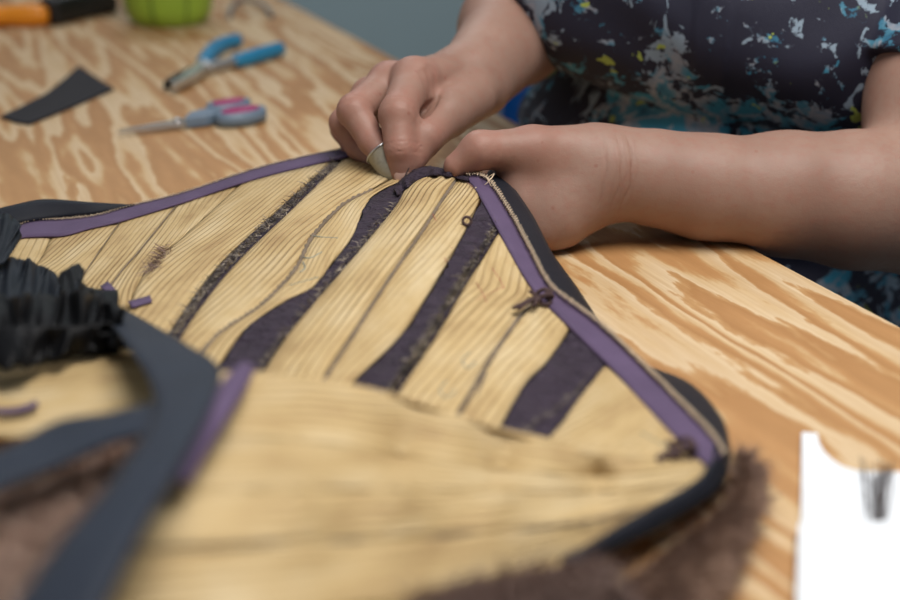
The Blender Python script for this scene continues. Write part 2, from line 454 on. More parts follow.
def off_bench(Q, d, k=.003, g=.0007):
    """flesh and cloth flatten against the bench instead of entering it"""
    nv_ = np.array([-ev[1], ev[0], 0.0]) ; 
    s_ = (Q - np.array([E0[0], E0[1], 0], np.float32)) @ nv_.astype(np.float32)          # >0 over the bench
    bx_ = np.maximum(np.maximum(Q[:, 2] - TABLE_Z - g, TABLE_Z - .0180 - g - Q[:, 2]), -s_ - g)
    return smax(d, -bx_, k)
# ---- right hand (holds the needle) and its arm
RH = dict(
    wrist=J(469, 75, .945), wristb=J(480, 85, .955), elbow=J(550, -22, 1.20), fore=J(513, 28, 1.05),
    i=[J(414, 79, .890), J(398, 114, .858), J(400, 149, .852), J(402, 171, .856)],
    m=[J(389, 82, .905), J(354, 111, .876), J(372, 141, .868), J(389, 163, .863)],
    r=[J(370, 96, .925), J(345, 123, .900), J(358, 147, .898), J(378, 160, .888)],
    p=[J(362, 112, .945), J(344, 129, .925), J(353, 148, .92), J(368, 155, .905)],
    t=[J(470, 97, .925), J(447, 114, .893), J(426, 137, .868), J(413, 160, .860)])
RSH = np.array([.085, 1.19, 1.01])
def f_right(Q):
    d = seg(Q, RH['wrist'], RH['fore'], .0245, .0385)
    d = smin(d, seg(Q, RH['wristb'], RH['fore'] + np.array([.004, 0, -.006]), .0235, .0385), .01)
    d = smin(d, seg(Q, RH['fore'], RH['elbow'], .044, .047), .02)
    d = smin(d, seg(Q, RH['elbow'], RSH, .047, .055), .02)
    palm = None
    for k, r0, r1 in (('i', .020, .0135), ('m', .020, .0130), ('r', .019, .0125), ('p', .018, .0115)):
        s = seg(Q, RH['wrist'] * .6 + RH['wristb'] * .4, RH[k][0], r0, r1)
        palm = s if palm is None else smin(palm, s, .013)
    d = smin(d, palm, .012)
    th = chain(Q, RH['t'], [.0190, .0160, .0124, .0090], .004)
    d = smin(d, th, .007)
    d = smin(d, seg(Q, J(424, 98, .892), J(440, 108, .897), .0075, .010), .008)
    d = smin(d, seg(Q, RH['wristb'], RH['t'][1], .018, .0125), .010)
    fing = None
    for k, rr in (('i', [.0150, .0124, .0108, .0086]), ('m', [.0138, .0112, .0098, .0082]), ('r', [.0125, .0103, .009, .0078]), ('p', [.0115, .009, .008, .007])):
        s = chain(Q, RH[k], rr, .002)
        s = smin(s, np.linalg.norm(Q - RH[k][1].astype(np.float32), axis=1) - (rr[1] + .0006), .004)
        fing = s if fing is None else smin(fing, s, .0016)
    d = smin(d, fing, .0085)
    # fold between thumb and hand, small folds on the back of the thumb web
    for a, b, r_, am in (((417, 121, .868), (458, 92, .905), .0022, .0032), ((432, 72, .880), (441, 93, .880), .0016, .0010), ((425, 76, .875), (432, 95, .875), .0014, .0007)):
        g = seg(Q, J(*a), J(*b), 0, 0) ; d = d + am * np.exp(-np.clip(g - .004, 0, 1) ** 2 / (2 * r_ * r_))
    # knuckle creases
    for k, t0 in (('i', 1), ('i', 2), ('t', 2), ('m', 1)):
        a, b, c = RH[k][t0 - 1], RH[k][t0], RH[k][min(t0 + 1, 3)]
        ax = (c - a) / np.linalg.norm(c - a)
        for off in (-.0030, -.0008, .0014, .0034):
            s = (Q - (b + ax * off).astype(np.float32)) @ ax.astype(np.float32)
            near = np.linalg.norm(Q - b.astype(np.float32), axis=1)
            d = d + .00055 * np.exp(-(s / .0006) ** 2) * (near < .0145)
    return d
# ---- left hand (pinches the edge, fingers under the cape) and its arm
LH = dict(
    wrist=J(612, 171, .862), elbow=J(938, 204, .880),
    t=[J(588, 152, .855), J(532, 150, .842), J(480, 150, .830), J(457, 166, .833)],
    i=[J(528, 160, .852), J(492, 184, .885), J(465, 196, .892), J(448, 196, .888)],
    m=[J(520, 182, .850), J(484, 205, .885), J(458, 214, .895), J(442, 213, .893)],
    r=[J(524, 206, .848), J(488, 226, .880), J(466, 233, .890), J(450, 230, .89)],
    p=[J(540, 226, .850), J(510, 243, .872), J(492, 248, .88), J(478, 246, .88)])
LSH = np.array([.425, 1.045, 1.0])
def f_left(Q):
    pts = [LH['wrist'], J(655, 178, .866), J(705, 187, .870), J(785, 194, .874), J(855, 200, .877), LH['elbow']]
    d = chain(Q, pts, [.0290, .0305, .0342, .0412, .0462, .0475], .014)
    d = smin(d, seg(Q, LH['elbow'], LSH, .050, .060), .02)
    d = smin(d, seg(Q, J(938, 110, .905), J(942, 20, .955), .051, .056), .02)
    palm = None
    for k, r0, r1 in (('i', .022, .0165), ('m', .023, .0165), ('r', .022, .0160), ('p', .021, .0150)):
        s = seg(Q, J(604, 172, .862), LH[k][0], r0, r1)
        palm = s if palm is None else smin(palm, s, .012)
    d = smin(d, palm, .016)
    d = smin(d, seg(Q, J(600, 190, .862), J(560, 218, .857), .020, .021), .014)
    d = smin(d, chain(Q, LH['t'], [.0185, .0158, .0120, .0090], .006), .010)
    fing = None
    for k, rr in (('i', [.0140, .0108, .0094, .0080]), ('m', [.014, .0108, .0096, .0082]), ('r', [.0135, .0103, .009, .0078]), ('p', [.0125, .009, .008, .007])):
        s = chain(Q, LH[k], rr, .002); fing = s if fing is None else smin(fing, s, .0016)
    d = smin(d, fing, .006)
    # wrist creases
    wx = (LH['wrist'] - J(700, 186, .87)); wx /= np.linalg.norm(wx); up = np.array([0, ST, CT])
    s = (Q - LH['wrist'].astype(np.float32)) @ wx.astype(np.float32); v = (Q - LH['wrist'].astype(np.float32)) @ up.astype(np.float32)
    for off, amp in ((.0120, .0004), (.0020, .0005), (-.0050, .0006)):
        d = d + amp * np.exp(-((s - off - .10 * v - 5 * v * v) / .0009) ** 2) * np.clip((.030 - np.abs(v + .002)) / .012, 0, 1)
    return off_bench(Q, d)
ALLR = np.array([RH['wrist'], RH['elbow'], RSH] + RH['i'] + RH['m'] + RH['r'] + RH['p'] + RH['t'])
ALLL = np.array([LH['wrist'], LH['elbow'], LSH] + LH['i'] + LH['m'] + LH['r'] + LH['p'] + LH['t'])
vr = surface(f_right, ALLR.min(0) - .07, ALLR.max(0) + .07, .0012)
vl = surface(f_left, ALLL.min(0) - .07, ALLL.max(0) + .07, .00105)

# ---- trunk, head and legs in the person's own frame
FACE = math.radians(20)
FV = np.array([-math.sin(FACE), -math.cos(FACE), 0]); LV = np.array([math.cos(FACE), -math.sin(FACE), 0]); UV_ = np.array([0, 0, 1.0])
HIP = np.array([.266, 1.155, 0.0])
RM = np.stack([LV, FV, UV_])                         # rows: lateral, forward, up
def W(l, a, h): return HIP + l * LV + a * FV + h * UV_
def PQ(Q): return (Q - HIP.astype(np.float32)) @ RM.T.astype(np.float32)
def trunk(q, inf=0.0):
    d = ell(q, (0, 0, .57), (.195 + inf, .16 + inf, .13 + inf))
    d = smin(d, ell(q, (0, .045, .72), (.185 + inf, .142 + inf, .135 + inf)), .05)
    ch = ell(q, (0, .035, .90), (.175 + inf, .12 + inf, .15 + inf))
    ch = smin(ch, seg(q, (-.15, .02, .985), (.15, .02, .985), .058 + inf, .058 + inf), .05)
    for s, hb in ((-1, .888), (0, .868), (1, .856)): ch = smin(ch, ell(q, (s * .084, .138, hb), (.092 + inf, .085 + inf, .080 + inf)), .03)
    return d, ch
def f_body(Q): return off_bench(Q, f_body0(Q), .006, .010)
def f_body0(Q):
    q = PQ(Q); d, ch = trunk(q, -.006); d = smin(d, ch, .006)
    d = smin(d, seg(q, (0, .03, .98), (0, .085, 1.09), .058, .052), .03)
    hc = np.array([0, .125, 1.185], np.float32)
    hd = smin(ell(q, hc + np.array([0, -.015, .02], np.float32), (.074, .092, .088)), ell(q, hc + np.array([0, .03, -.045], np.float32), (.055, .060, .062)), .03)
    hd = smin(hd, seg(q, hc + np.array([0, .085, .015], np.float32), hc + np.array([0, .108, -.022], np.float32), .009, .015), .012)
    for s in (-1, 1):
        hd = smax(hd, -(np.linalg.norm(q - (hc + np.array([s * .031, .098, .018], np.float32)), axis=1) - .016), .012)
        hd = smin(hd, ell(q, hc + np.array([s * .076, -.01, -.005], np.float32), (.009, .018, .032)), .006)
    hd = smin(hd, ell(q, hc + np.array([0, .083, -.052], np.float32), (.024, .011, .010)), .006)
    d = smin(d, hd, .025)
    for s in (-1, 1):
        d = smin(d, seg(q, (s * .095, .02, .54), (s * .11, .44, .53), .085, .062), .03)
        d = smin(d, seg(q, (s * .11, .44, .53), (s * .11, .40, .10), .060, .040), .02)
        d = smin(d, seg(q, (s * .11, .38, .055), (s * .12, .55, .035), .036, .028), .02)
    return d
lo = W(0, 0, 0) + np.array([-.75, -.75, -.02]); hi = W(0, 0, 0) + np.array([.5, .45, 1.36])
vb = surface(f_body, lo, hi, .008)
Vp, Fp = join([vr, vl, vb])
person = np_mesh('person', Vp, Fp, M['skin'])
fl_ = np.zeros(len(Vp))
for k_, w_ in [(p_, .018) for f_ in 'imrp' for p_ in RH[f_][:3]] + [(RH[f_][3], .012) for f_ in 'imrp'] + [(RH['t'][2], .016), (RH['t'][3], .014), (LH['t'][2], .020), (LH['t'][3], .016), (LH['t'][1], .02)]:
    fl_ = np.maximum(fl_, np.exp(-(np.linalg.norm(Vp - k_, axis=1) / w_) ** 2))
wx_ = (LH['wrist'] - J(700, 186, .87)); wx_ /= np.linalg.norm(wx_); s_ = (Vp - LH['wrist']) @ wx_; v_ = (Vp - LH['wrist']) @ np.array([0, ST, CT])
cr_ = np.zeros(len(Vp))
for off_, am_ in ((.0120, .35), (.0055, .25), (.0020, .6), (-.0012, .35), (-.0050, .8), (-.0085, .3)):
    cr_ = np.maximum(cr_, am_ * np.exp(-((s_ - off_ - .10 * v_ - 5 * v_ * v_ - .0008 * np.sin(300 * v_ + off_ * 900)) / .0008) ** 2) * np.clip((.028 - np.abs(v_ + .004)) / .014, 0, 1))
a2 = person.data.attributes.new('crease_shade', 'FLOAT', 'POINT'); a2.data.foreach_set('value', cr_.astype(np.float32))
at = person.data.attributes.new('flush', 'FLOAT', 'POINT'); at.data.foreach_set('value', fl_.astype(np.float32))
tag(person, 'person in a dark paint-splattered shirt sewing with both hands at the bench', 'person')

def wrinkle(q):
    l, a, h = q[:, 0], q[:, 1], q[:, 2]
    w = np.sin(55 * h + 16 * l + 3 * np.sin(9 * l)) * .0030 * np.clip((.83 - h) / .1, 0, 1)
    w += np.sin(38 * l + 20 * h + 2.5 * np.sin(14 * h)) * .0018
    w += np.sin(95 * (h - .35 * np.abs(l)) + 3 * np.sin(21 * l)) * .0011
    return w
SLEEVE_L = (J(950, -120, .985), J(937, 75, .925)); SLEEVE_R = (RSH, RSH * .45 + RH['elbow'] * .55)
def f_shirt(Q):
    q = PQ(Q)
    d, ch = trunk(q, .008)
    hem = ell(q, (0, .02, .56), (.215, .19, .15)); d = smin(d, hem, .04)
    for s in (-1, 1):   # hem lying over the lap
        d = smin(d, seg(q, (s * .095, .05, .55), (s * .105, .24, .548), .095, .084), .04)
    d = smin(d, ch, .004)                         # bust falls over the belly: tight fold
    for a, b in (SLEEVE_L, SLEEVE_R):
        ax = (b - a) / np.linalg.norm(b - a); ax = ax.astype(np.float32)
        s = seg(Q, a, b + ax * .03, .068, .066)
        if a is SLEEVE_L[0]:
            ax = np.array([-.36, -.93 * ST, -.93 * CT], np.float32); b = J(876, 54, .90)
        s = smax(s, (Q - b.astype(np.float32)) @ ax, .003)
        d = smin(d, s, .005 if b is not SLEEVE_R[1] else .018)
    d = d + wrinkle(q)
    # button placket: a raised flap down the front
    pl = np.abs(q[:, 0] - .008) - .014
    d = d - .0016 * np.clip(-pl / .002, 0, 1) * (q[:, 1] > 0)
    # neck opening and hem cut
    d = smax(d, -(seg(q, (0, .045, .99), (0, .10, 1.15), .072, .085)), .004)
    d = np.maximum(d, (.455 - q[:, 2]))
    return off_bench(Q, d, .006, .0035)
vsx = surface(f_shirt, W(0, 0, 0) + np.array([-.45, -.5, .44]), W(0, 0, 0) + np.array([.42, .35, 1.08]), .0028)
shirt = np_mesh('shirt', *vsx, M['shirt'], person); shirt['label'] = 'dark navy short-sleeved shirt splattered with cyan, pale grey and lime'
def f_trouser(Q):
    q = PQ(Q); d = ell(q, (0, 0, .555), (.200, .165, .115))
    for s in (-1, 1):
        d = smin(d, seg(q, (s * .095, .02, .54), (s * .11, .44, .53), .092, .070), .03)
        d = smin(d, seg(q, (s * .11, .44, .53), (s * .11, .40, .13), .068, .056), .02)
    return np.maximum(d, .11 - q[:, 2])
vt = surface(f_trouser, W(0, 0, 0) + np.array([-.75, -.75, .08]), W(0, 0, 0) + np.array([.5, .45, .72]), .008)
np_mesh('trousers', *vt, M['trouser'], person)
for s in (-1, 1):
    def f_shoe(Q):
        q = PQ(Q); d = smin(seg(q, (s * .11, .36, .06), (s * .122, .56, .045), .046, .038), seg(q, (s * .11, .38, .06), (s * .11, .39, .12), .046, .046), .02)
        return np.maximum(d, .001 - q[:, 2])
    c = W(s * .115, .45, .06)
    np_mesh('shoe', *surface(f_shoe, c - .18, c + .18, .006), M['shoe'], person)
def f_hair(Q):
    q = PQ(Q); hc = np.array([0, .125, 1.185], np.float32)
    d = smin(ell(q, hc + np.array([0, -.022, .026], np.float32), (.084, .098, .095)), ell(q, hc + np.array([0, -.075, -.03], np.float32), (.068, .05, .085)), .03)
    d = smax(d, -ell(q, hc + np.array([0, .075, -.03], np.float32), (.068, .075, .085)), .01)
    return d + .0016 * np.sin(150 * q[:, 0] + 30 * q[:, 2])
c = W(0, .1, 1.18); np_mesh('hair', *surface(f_hair, c - .2, c + .2, .004), M['hair'], person)
for s in (-1, 1):
    c = W(s * .031, .125 + .078, 1.185 + .018)
    np_mesh('eye', *surface(lambda Q: np.linalg.norm(Q - c.astype(np.float32), axis=1) - .012, c - .02, c + .02, .003), M['eye'], person)
def nail(tip, prev, out, w, l):
    ax = (tip - prev) / np.linalg.norm(tip - prev); o = out - ax * (out @ ax); o /= np.linalg.norm(o); sd = np.cross(ax, o)
    R = np.stack([ax, sd, o])
    c = tip + ax * .0030 + o * .0066
    v, f = surface(lambda Q: ell(Q, c, (l, w, .0022), R), c - .012, c + .012, .0008)
    np_mesh('fingernail', v, f, M['nail'], person)
tocam = CAM - RH['i'][3]
nail(RH['i'][3], RH['i'][2], tocam, .0058, .0066)
nail(LH['t'][3], LH['t'][2], np.array([0.2, 1.0, .2]), .006, .0066)

# stool the person sits on
stool = empty('round_stool', W(0, -.02, 0) * np.array([1, 1, 0])); tag(stool, 'round black work stool under the seated person', 'stool')
sc_ = W(0, -.02, 0)
lathe('seat', [(0, .437), (.15, .437), (.175, .432), (.18, .42), (.17, .40), (0, .40)], M['black'], stool, 36, (sc_[0], sc_[1], 0))
for k in range(4):
    a = math.pi / 4 + k * math.pi / 2
    tube('leg', [(sc_[0] + .11 * math.cos(a), sc_[1] + .11 * math.sin(a), .402), (sc_[0] + .19 * math.cos(a), sc_[1] + .19 * math.sin(a), .0)], .011, M['darkmetal'], stool, 10)
tube('foot_ring', [(sc_[0] + .165 * math.cos(a), sc_[1] + .165 * math.sin(a), .13) for a in np.linspace(0, 2 * math.pi, 37)], .008, M['darkmetal'], stool)

# blue chair farther back, seen between the two arms
cc = np.array([.225, 2.02]); chair = empty('blue_chair', (cc[0], cc[1], 0), math.radians(12)); tag(chair, 'bright blue plastic chair standing behind the person', 'chair')
def cpart(name, x0, x1, y0, y1, z0, z1, mat, b):
    o = bm_obj(name, box_bm(x0, x1, y0, y1, z0, z1), mat, None, True, b, 3); o.parent = chair; return o
cpart('seat', -.21, .21, -.20, .20, .43, .455, M['bluechair'], .010)
ubk = np.linspace(-1, 1, 15); vbk = np.linspace(0, 1, 10)
G = np.array([[(.205 * u * (1 - .12 * v * v), -.20 - .05 * v + .03 * (1 - u * u), .50 + .32 * v - .03 * (abs(u) ** 4) * v) for u in ubk] for v in vbk])
o = sheet('backrest', G, .012, M['bluechair']); o.parent = chair
for sx in (-1, 1):
    for sy, zt in ((-1, .56), (1, .43)):
        v, f = tube_data([(sx * .185, sy * .18, zt), (sx * .20, sy * .215, 0)], .011, 10); o = mesh_of('leg', v, f, M['darkmetal']); o.parent = chair

# ------------------------------------------------------------------ the fur cape, turned leather side up
cape = empty('fur_cape', P(380, 330, 0)); tag(cape, 'fur cape laid leather side up with purple binding and dark cloth bands', 'garment')
def rbf(ctrl):
    c = np.array(ctrl, float); X = c[:, :2] / 300.0; n = len(c)
    D = np.linalg.norm(X[:, None] - X[None], axis=2); A = np.zeros((n + 3, n + 3))
    A[:n, :n] = D + np.eye(n) * .02; A[:n, n] = 1; A[:n, n + 1:] = X; A[n, :n] = 1; A[n + 1:, :n] = X.T
    w = np.linalg.solve(A, np.r_[c[:, 2], 0, 0, 0])
    def f(p):
        q = np.atleast_2d(p)[:, :2] / 300.0
        return np.linalg.norm(q[:, None] - X[None], axis=2) @ w[:n] + w[n] + q @ w[n + 1:]
    return f
HA = rbf([(0, 236, .012), (60, 228, .013), (130, 215, .016), (200, 195, .022), (260, 178, .032), (345, 155, .044), (400, 180, .046), (440, 176, .050), (475, 180, .053),
          (0, 300, .020), (80, 280, .020), (150, 260, .022), (200, 240, .027), (300, 220, .036), (350, 215, .039),
          (130, 320, .024), (200, 320, .024), (280, 300, .030), (330, 280, .034), (380, 250, .040), (430, 230, .047), (470, 220, .049),
          (500, 220, .046), (525, 260, .034), (550, 300, .025), (600, 335, .018), (650, 390, .016), (710, 455, .020),
          (300, 360, .026), (360, 340, .030), (420, 310, .036), (470, 290, .036), (520, 330, .025), (480, 380, .024), (400, 390, .026), (560, 400, .020), (530, 440, .022), (640, 450, .021),
          (250, 400, .024), (400, 430, .022), (0, 400, .02)])
HB = rbf([(712, 458, .021), (690, 463, .022), (600, 457, .030), (540, 441, .037), (460, 416, .050), (380, 391, .062), (300, 376, .070), (240, 372, .074), (210, 378, .074),
          (600, 476, .023), (500, 470, .032), (400, 455, .045), (300, 440, .063), (195, 440, .074),
          (690, 485, .020), (620, 492, .026), (500, 492, .041), (400, 490, .056), (300, 490, .070), (165, 490, .077),
          (650, 508, .020), (560, 525, .027), (450, 535, .040), (350, 540, .054), (250, 545, .066), (135, 550, .072),
          (600, 540, .018), (540, 565, .022), (450, 590, .032), (350, 610, .044), (250, 620, .056), (100, 620, .062), (450, 650, .026), (250, 680, .045), (80, 680, .05)])
def patch(name, L, R, mat, parent, H=None, n=(10, 40), puff=0.0, lift=0.0, thick=.0018, slant=0.0, jag=0.0, wave=0.0):
    """strip of cloth or leather between two pixel polylines; heights from the field H or as third numbers"""
    nu, nv = n
    l = spline(L, nv); r = spline(R, nv)
    if jag:
        l = l + np.cumsum(rng.normal(0, jag, l.shape), axis=0) * 0 + rng.normal(0, jag, l.shape) * np.array([1, .3] + [0] * (l.shape[1] - 2))
    G = np.zeros((nv, nu, 3)); u = np.linspace(0, 1, nu)
    for i in range(nv):
        pp = l[i][None] * (1 - u[:, None]) + r[i][None] * u[:, None]
        hh = (H(pp) if H is not None else pp[:, 2]) + lift
        hh = hh + puff * np.sqrt(np.clip(1 - (2 * u - 1) ** 4, 0, 1))
        if wave: hh = hh + wave * np.sin(i * .55 + 2.2 * u + 1.7 * math.sin(i * .21))
        for k in range(nu): G[i, k] = P(pp[k, 0], pp[k, 1], hh[k])
    wid = np.linalg.norm(np.diff(G, axis=1), axis=2); U = np.concatenate([np.zeros((nv, 1)), np.cumsum(wid, 1)], 1); U -= U.mean(1, keepdims=True)
    ln = np.r_[0, np.cumsum(np.linalg.norm(np.diff(G.mean(1), axis=0), axis=1))][:, None] + np.zeros((1, nu))
    off = rng.random(2) * 3
    uv = np.stack([U + slant * ln + off[0], ln + off[1]], -1)
    return sheet(name, G, thick, mat, parent, uv), G

c0 = [(-15, 240), (-20, 300), (-30, 400)]
c1 = [(53, 234), (38, 262), (5, 300), (-10, 400)]
c2 = [(122, 219), (88, 268), (62, 312), (40, 395)]
c3 = [(180, 201), (140, 250), (117, 277), (85, 325), (70, 390)]
c4 = [(240, 184), (185, 235), (153, 263), (131, 300), (105, 385)]
c5a = [(334, 160), (283, 206), (222, 263), (180, 318), (140, 385)]
c5b = [(353, 153), (301, 206), (240, 266), (196, 322), (160, 385)]
c5b = [(a[0] + .66 * (b[0] - a[0]), a[1] + .66 * (b[1] - a[1])) for a, b in zip(c5a, c5b)]
c6 = [(404, 172), (372, 190), (342, 206), (312, 238), (295, 270), (262, 305), (215, 338), (180, 385)]
c7a = [(408, 178), (375, 195), (363, 212), (353, 237), (333, 263), (313, 288), (283, 303), (243, 333), (205, 390)]
c7b = [(420, 176), (407, 184), (397, 203), (383, 221), (367, 240), (333, 280), (313, 303), (283, 340), (245, 400)]
c8 = [(459, 176), (440, 203), (423, 230), (393, 273), (367, 313), (350, 340), (328, 374), (305, 415)]
c9a = [(482, 196), (473, 217), (463, 237), (450, 260), (430, 293), (400, 338), (352, 385), (330, 420)]
c9b = [(500, 228), (490, 246), (477, 266), (455, 302), (434, 338), (405, 380), (372, 430)]
c10 = [(540, 296), (524, 312), (510, 330), (490, 360), (470, 395), (452, 424), (440, 445)]
c11a = [(571, 328), (558, 348), (545, 365), (525, 385), (500, 428), (485, 455)]
c11b = [(607, 362), (592, 380), (577, 400), (560, 424), (540, 447), (530, 465)]
c12 = [(700, 448), (680, 455), (655, 462), (620, 470), (590, 480)]
PF = .0022
LS = 'leather_strip'
patch(LS, c0, c1, M['leather'], cape, HA, (14, 36), PF * .45, slant=.1)
patch(LS, c1, c2, M['leather'], cape, HA, (16, 40), PF * .45, slant=.18)
patch(LS, c2, c3, M['leather'], cape, HA, (16, 44), PF * .45, slant=.05)
patch(LS, c3, c4, M['leather'], cape, HA, (16, 44), PF * .45, slant=-.1)
patch(LS, c4, c5a, M['leather'], cape, HA, (22, 50), PF, slant=.10)
patch('fur_seam_strip', c5a, c5b, M['band'], cape, HA, (6, 60), 0, lift=.0006, jag=.8)
patch(LS, c5b, c6, M['leather'], cape, HA, (22, 50), PF * 1.3, slant=.08)
patch(LS, c6, c7a, M['leather'], cape, HA, (18, 50), PF, slant=-.05)
patch('cloth_band', c7a, c7b, M['band'], cape, HA, (10, 70), 0, lift=.0015, jag=1.1, wave=.0005)
patch(LS, c7b, c8, M['leather'], cape, HA, (22, 60), PF * 2.4, slant=.03)
patch(LS, c8, c9a, M['leather'], cape, HA, (20, 60), PF * 1.2, slant=.14)
patch('cloth_band', c9a, c9b, M['band'], cape, HA, (12, 60), 0, lift=.0015, jag=1.0, wave=.0006)
# strip between band two, the binding and the thin seam: wide at the top edge
e_in = [(470, 181), (488, 205), (505, 240), (525, 275), (545, 305), (580, 337), (620, 377), (660, 420), (690, 449), (706, 462)]
patch(LS, [(500, 229), (490, 246), (477, 266), (455, 302), (434, 338), (405, 380), (372, 430)], [(512, 240), (530, 275), (541, 297), (524, 313), (490, 360), (470, 395), (440, 445)], M['leather'], cape, HA, (20, 60), PF, slant=.1)
patch(LS, c10, c11a, M['leather'], cape, HA, (18, 46), PF, slant=.06)
patch('cloth_band', c11a, c11b, M['band'], cape, HA, (12, 44), 0, lift=.0013, jag=.9, wave=.0006)
patch(LS, c11b, c12, M['leather'], cape, HA, (30, 50), PF, slant=.05)

# foreground fold, strips running across
b0 = [(716, 455), (690, 461), (600, 455), (540, 440), (460, 415), (380, 390), (300, 375), (240, 371), (200, 374)]
b1 = [(714, 458), (690, 468), (600, 476), (500, 470), (400, 455), (300, 440), (180, 440)]
b2 = [(708, 470), (690, 484), (620, 492), (500, 492), (400, 490), (300, 490), (150, 490)]
b3 = [(690, 488), (650, 508), (560, 525), (450, 535), (350, 540), (250, 545), (125, 550)]
b4 = [(640, 515), (600, 540), (540, 565), (450, 590), (350, 610), (250, 620), (95, 620)]
b5 = [(600, 545), (580, 552), (540, 600), (450, 650), (350, 680), (250, 690), (70, 690)]
bl = [b0, b1, b2, b3, b4, b5]
for k in range(5): patch(LS, bl[k + 1], bl[k], M['leather'], cape, HB, (14, 60), PF * .35, slant=.06)
# the far side of that fold, going down behind its ridge
rid = spline([(p[0], p[1], float(HB(p)[0])) for p in b0], 60)
Gb = np.array([[(1 - t) * P(*r_) + t * (P(*r_) + np.array([0.0, .028, -(r_[2] - .012)])) + np.array([0, .012, .0]) * math.sin(math.pi * t) for t in np.linspace(0, 1, 8)] for r_ in rid])
sheet('leather_fold', Gb, .0018, M['leather'], cape, np.stack(np.meshgrid(np.linspace(0, .04, 8), np.linspace(0, .4, 60)), -1))
for k in (3,):
    pth = spline([(*p, float(HB(p)[0])) for p in bl[k]], 120)
    tube('seam_cord', [P(a, b, h + .0008) for a, b, h in pth], .0006 + .0002 * np.sin(np.arange(120) * 1.7), M['cord'], cape, 6)

# seams
def seam(pts, r0, mat='cord', H=HA, n=150, whip=.35, name='seam_cord', lift=.0012):
    pth = spline([(*p, float(H(p)[0])) for p in pts], n)
    w3 = np.array([P(a, b, h + lift) for a, b, h in pth])
    rad = r0 * (1 + whip * np.sign(np.sin(np.arange(n) * 1.9)) * (.5 + .5 * rng.random(n)))
    return tube(name, w3, rad, M[mat], cape, 6)
seam(c8, .0017, n=190); seam(c6[1:], .0014, n=150); seam(c10, .0012); seam(c3, .0005, whip=.1); seam(c2, .0003, whip=.1)
seam([(486, 372), (478, 395), (473, 425)], .0008)

# fringes of grey fur along the cloth bands
def along(pts, n, spread, H=HA, lift=.0018):
    p = spline(pts, n); p = p + rng.normal(0, spread, p.shape)
    return np.array([P(a, b, float(h) + lift) for (a, b), h in zip(p, H(p))]), p
def fringe(pts, n, spread, length, mat='fur_grey', toward=(-.4, -.8, .35), w=.00022):
    b, _ = along(pts, n, spread); strands('fur_fringe', b, np.tile(np.array(toward, float), (n, 1)), length, w, M[mat], cape, .25, .45)
mid5 = [((a[0] + b[0]) / 2, (a[1] + b[1]) / 2) for a, b in zip(c5a, c5b)]
fringe(mid5, 1300, 2.0, .006); fringe([(x - 4, y - 1) for x, y in c9b], 1500, 1.5, .0042); fringe([(x - 7, y) for x, y in c9b[1:]], 500, 2, .005)
fringe([(x - 2, y) for x, y in c7b[2:]], 500, 1.6, .0045); fringe([(590, 372), (570, 398), (540, 420), (520, 437)], 120, 1.2, .004)
fringe([(168, 246), (160, 260), (150, 272)], 170, 3.0, .008, 'fur_mauve')
fringe([(302, 345), (298, 352)], 90, 2, .006)

# purple binding tape along the far edge and the right edge, navy ribbon outside it
t_far_out = [(-10, 240), (6, 231), (32, 220), (60, 219), (96, 215), (128, 206), (180, 193), (250, 170), (300, 157), (350, 147)]
t_far_in = [(-10, 250), (18, 238), (40, 236), (64, 235), (90, 228), (120, 221), (180, 203), (250, 180), (300, 167), (350, 156)]
patch('binding_tape', t_far_out, t_far_in, M['purple'], cape, HA, (6, 120), .0006, lift=.0028, thick=.0012)
t_r_out = [(466, 173), (487, 177), (510, 210), (530, 247), (548, 281), (566, 297), (602, 324), (642, 362), (690, 410), (712, 433), (724, 452)]
t_r_in = [(463, 180), (473, 186), (490, 215), (508, 248), (527, 281), (545, 303), (580, 337), (620, 377), (664, 425), (688, 449), (708, 466)]
tape, _ = patch('binding_tape', t_r_in, t_r_out, M['purple'], cape, HA, (6, 140), .0006, lift=.0030, thick=.0012)
def overlock(line, n, lift, amp, r=.00042):
    p = spline(line, n); d = np.gradient(p, axis=0); nn = np.stack([-d[:, 1], d[:, 0]], 1); nn /= np.linalg.norm(nn, axis=1)[:, None]
    p = p + nn * (amp * np.where(np.arange(n) % 2, 1, -1) + rng.normal(0, .25, n))[:, None]
    h = HA(p)
    tube('overlock_stitching', [P(a, b, float(c) + lift + .0007 * (k % 2)) for k, ((a, b), c) in enumerate(zip(p, h))], r, M['overlock'], cape, 5)
overlock(t_r_out, 300, .0050, 2.0, .0006); overlock([(x, y - .5) for x, y in t_far_out], 240, .0036, .8)
rb_in = [(484, 177), (506, 208), (527, 246), (545, 281), (563, 297), (600, 324), (640, 362), (690, 411), (712, 434), (722, 454)]
patch('edge_ribbon', [(*p, float(HA(p)[0]) + .001) for p in rb_in],
      [(490, 169, .052), (506, 178, .050), (532, 214, .040), (552, 252, .028), (577, 287, .016), (609, 334, .006), (636, 360, .005), (690, 383, .008), (722, 418, .012), (731, 450, .016)],
      M['navy'], cape, None, (8, 110), .0016)
patch('edge_ribbon', [(-12, 232, .014), (20, 224, .015), (60, 219, .015), (96, 215, .016), (134, 206, .018)], [(-12, 211, .020), (12, 205, .024), (45, 199, .026), (90, 202, .024), (134, 204.5, .019)], M['navy'], cape, None, (8, 40), .001)
patch('edge_ribbon', [(714, 446, .024), (708, 465, .023), (690, 484, .022), (640, 512, .023), (590, 542, .025), (560, 556, .024)],
      [(731, 448, .014), (729, 472, .012), (712, 498, .012), (664, 528, .013), (612, 554, .016), (584, 572, .018)], M['navy'], cape, None, (8, 60), .003)
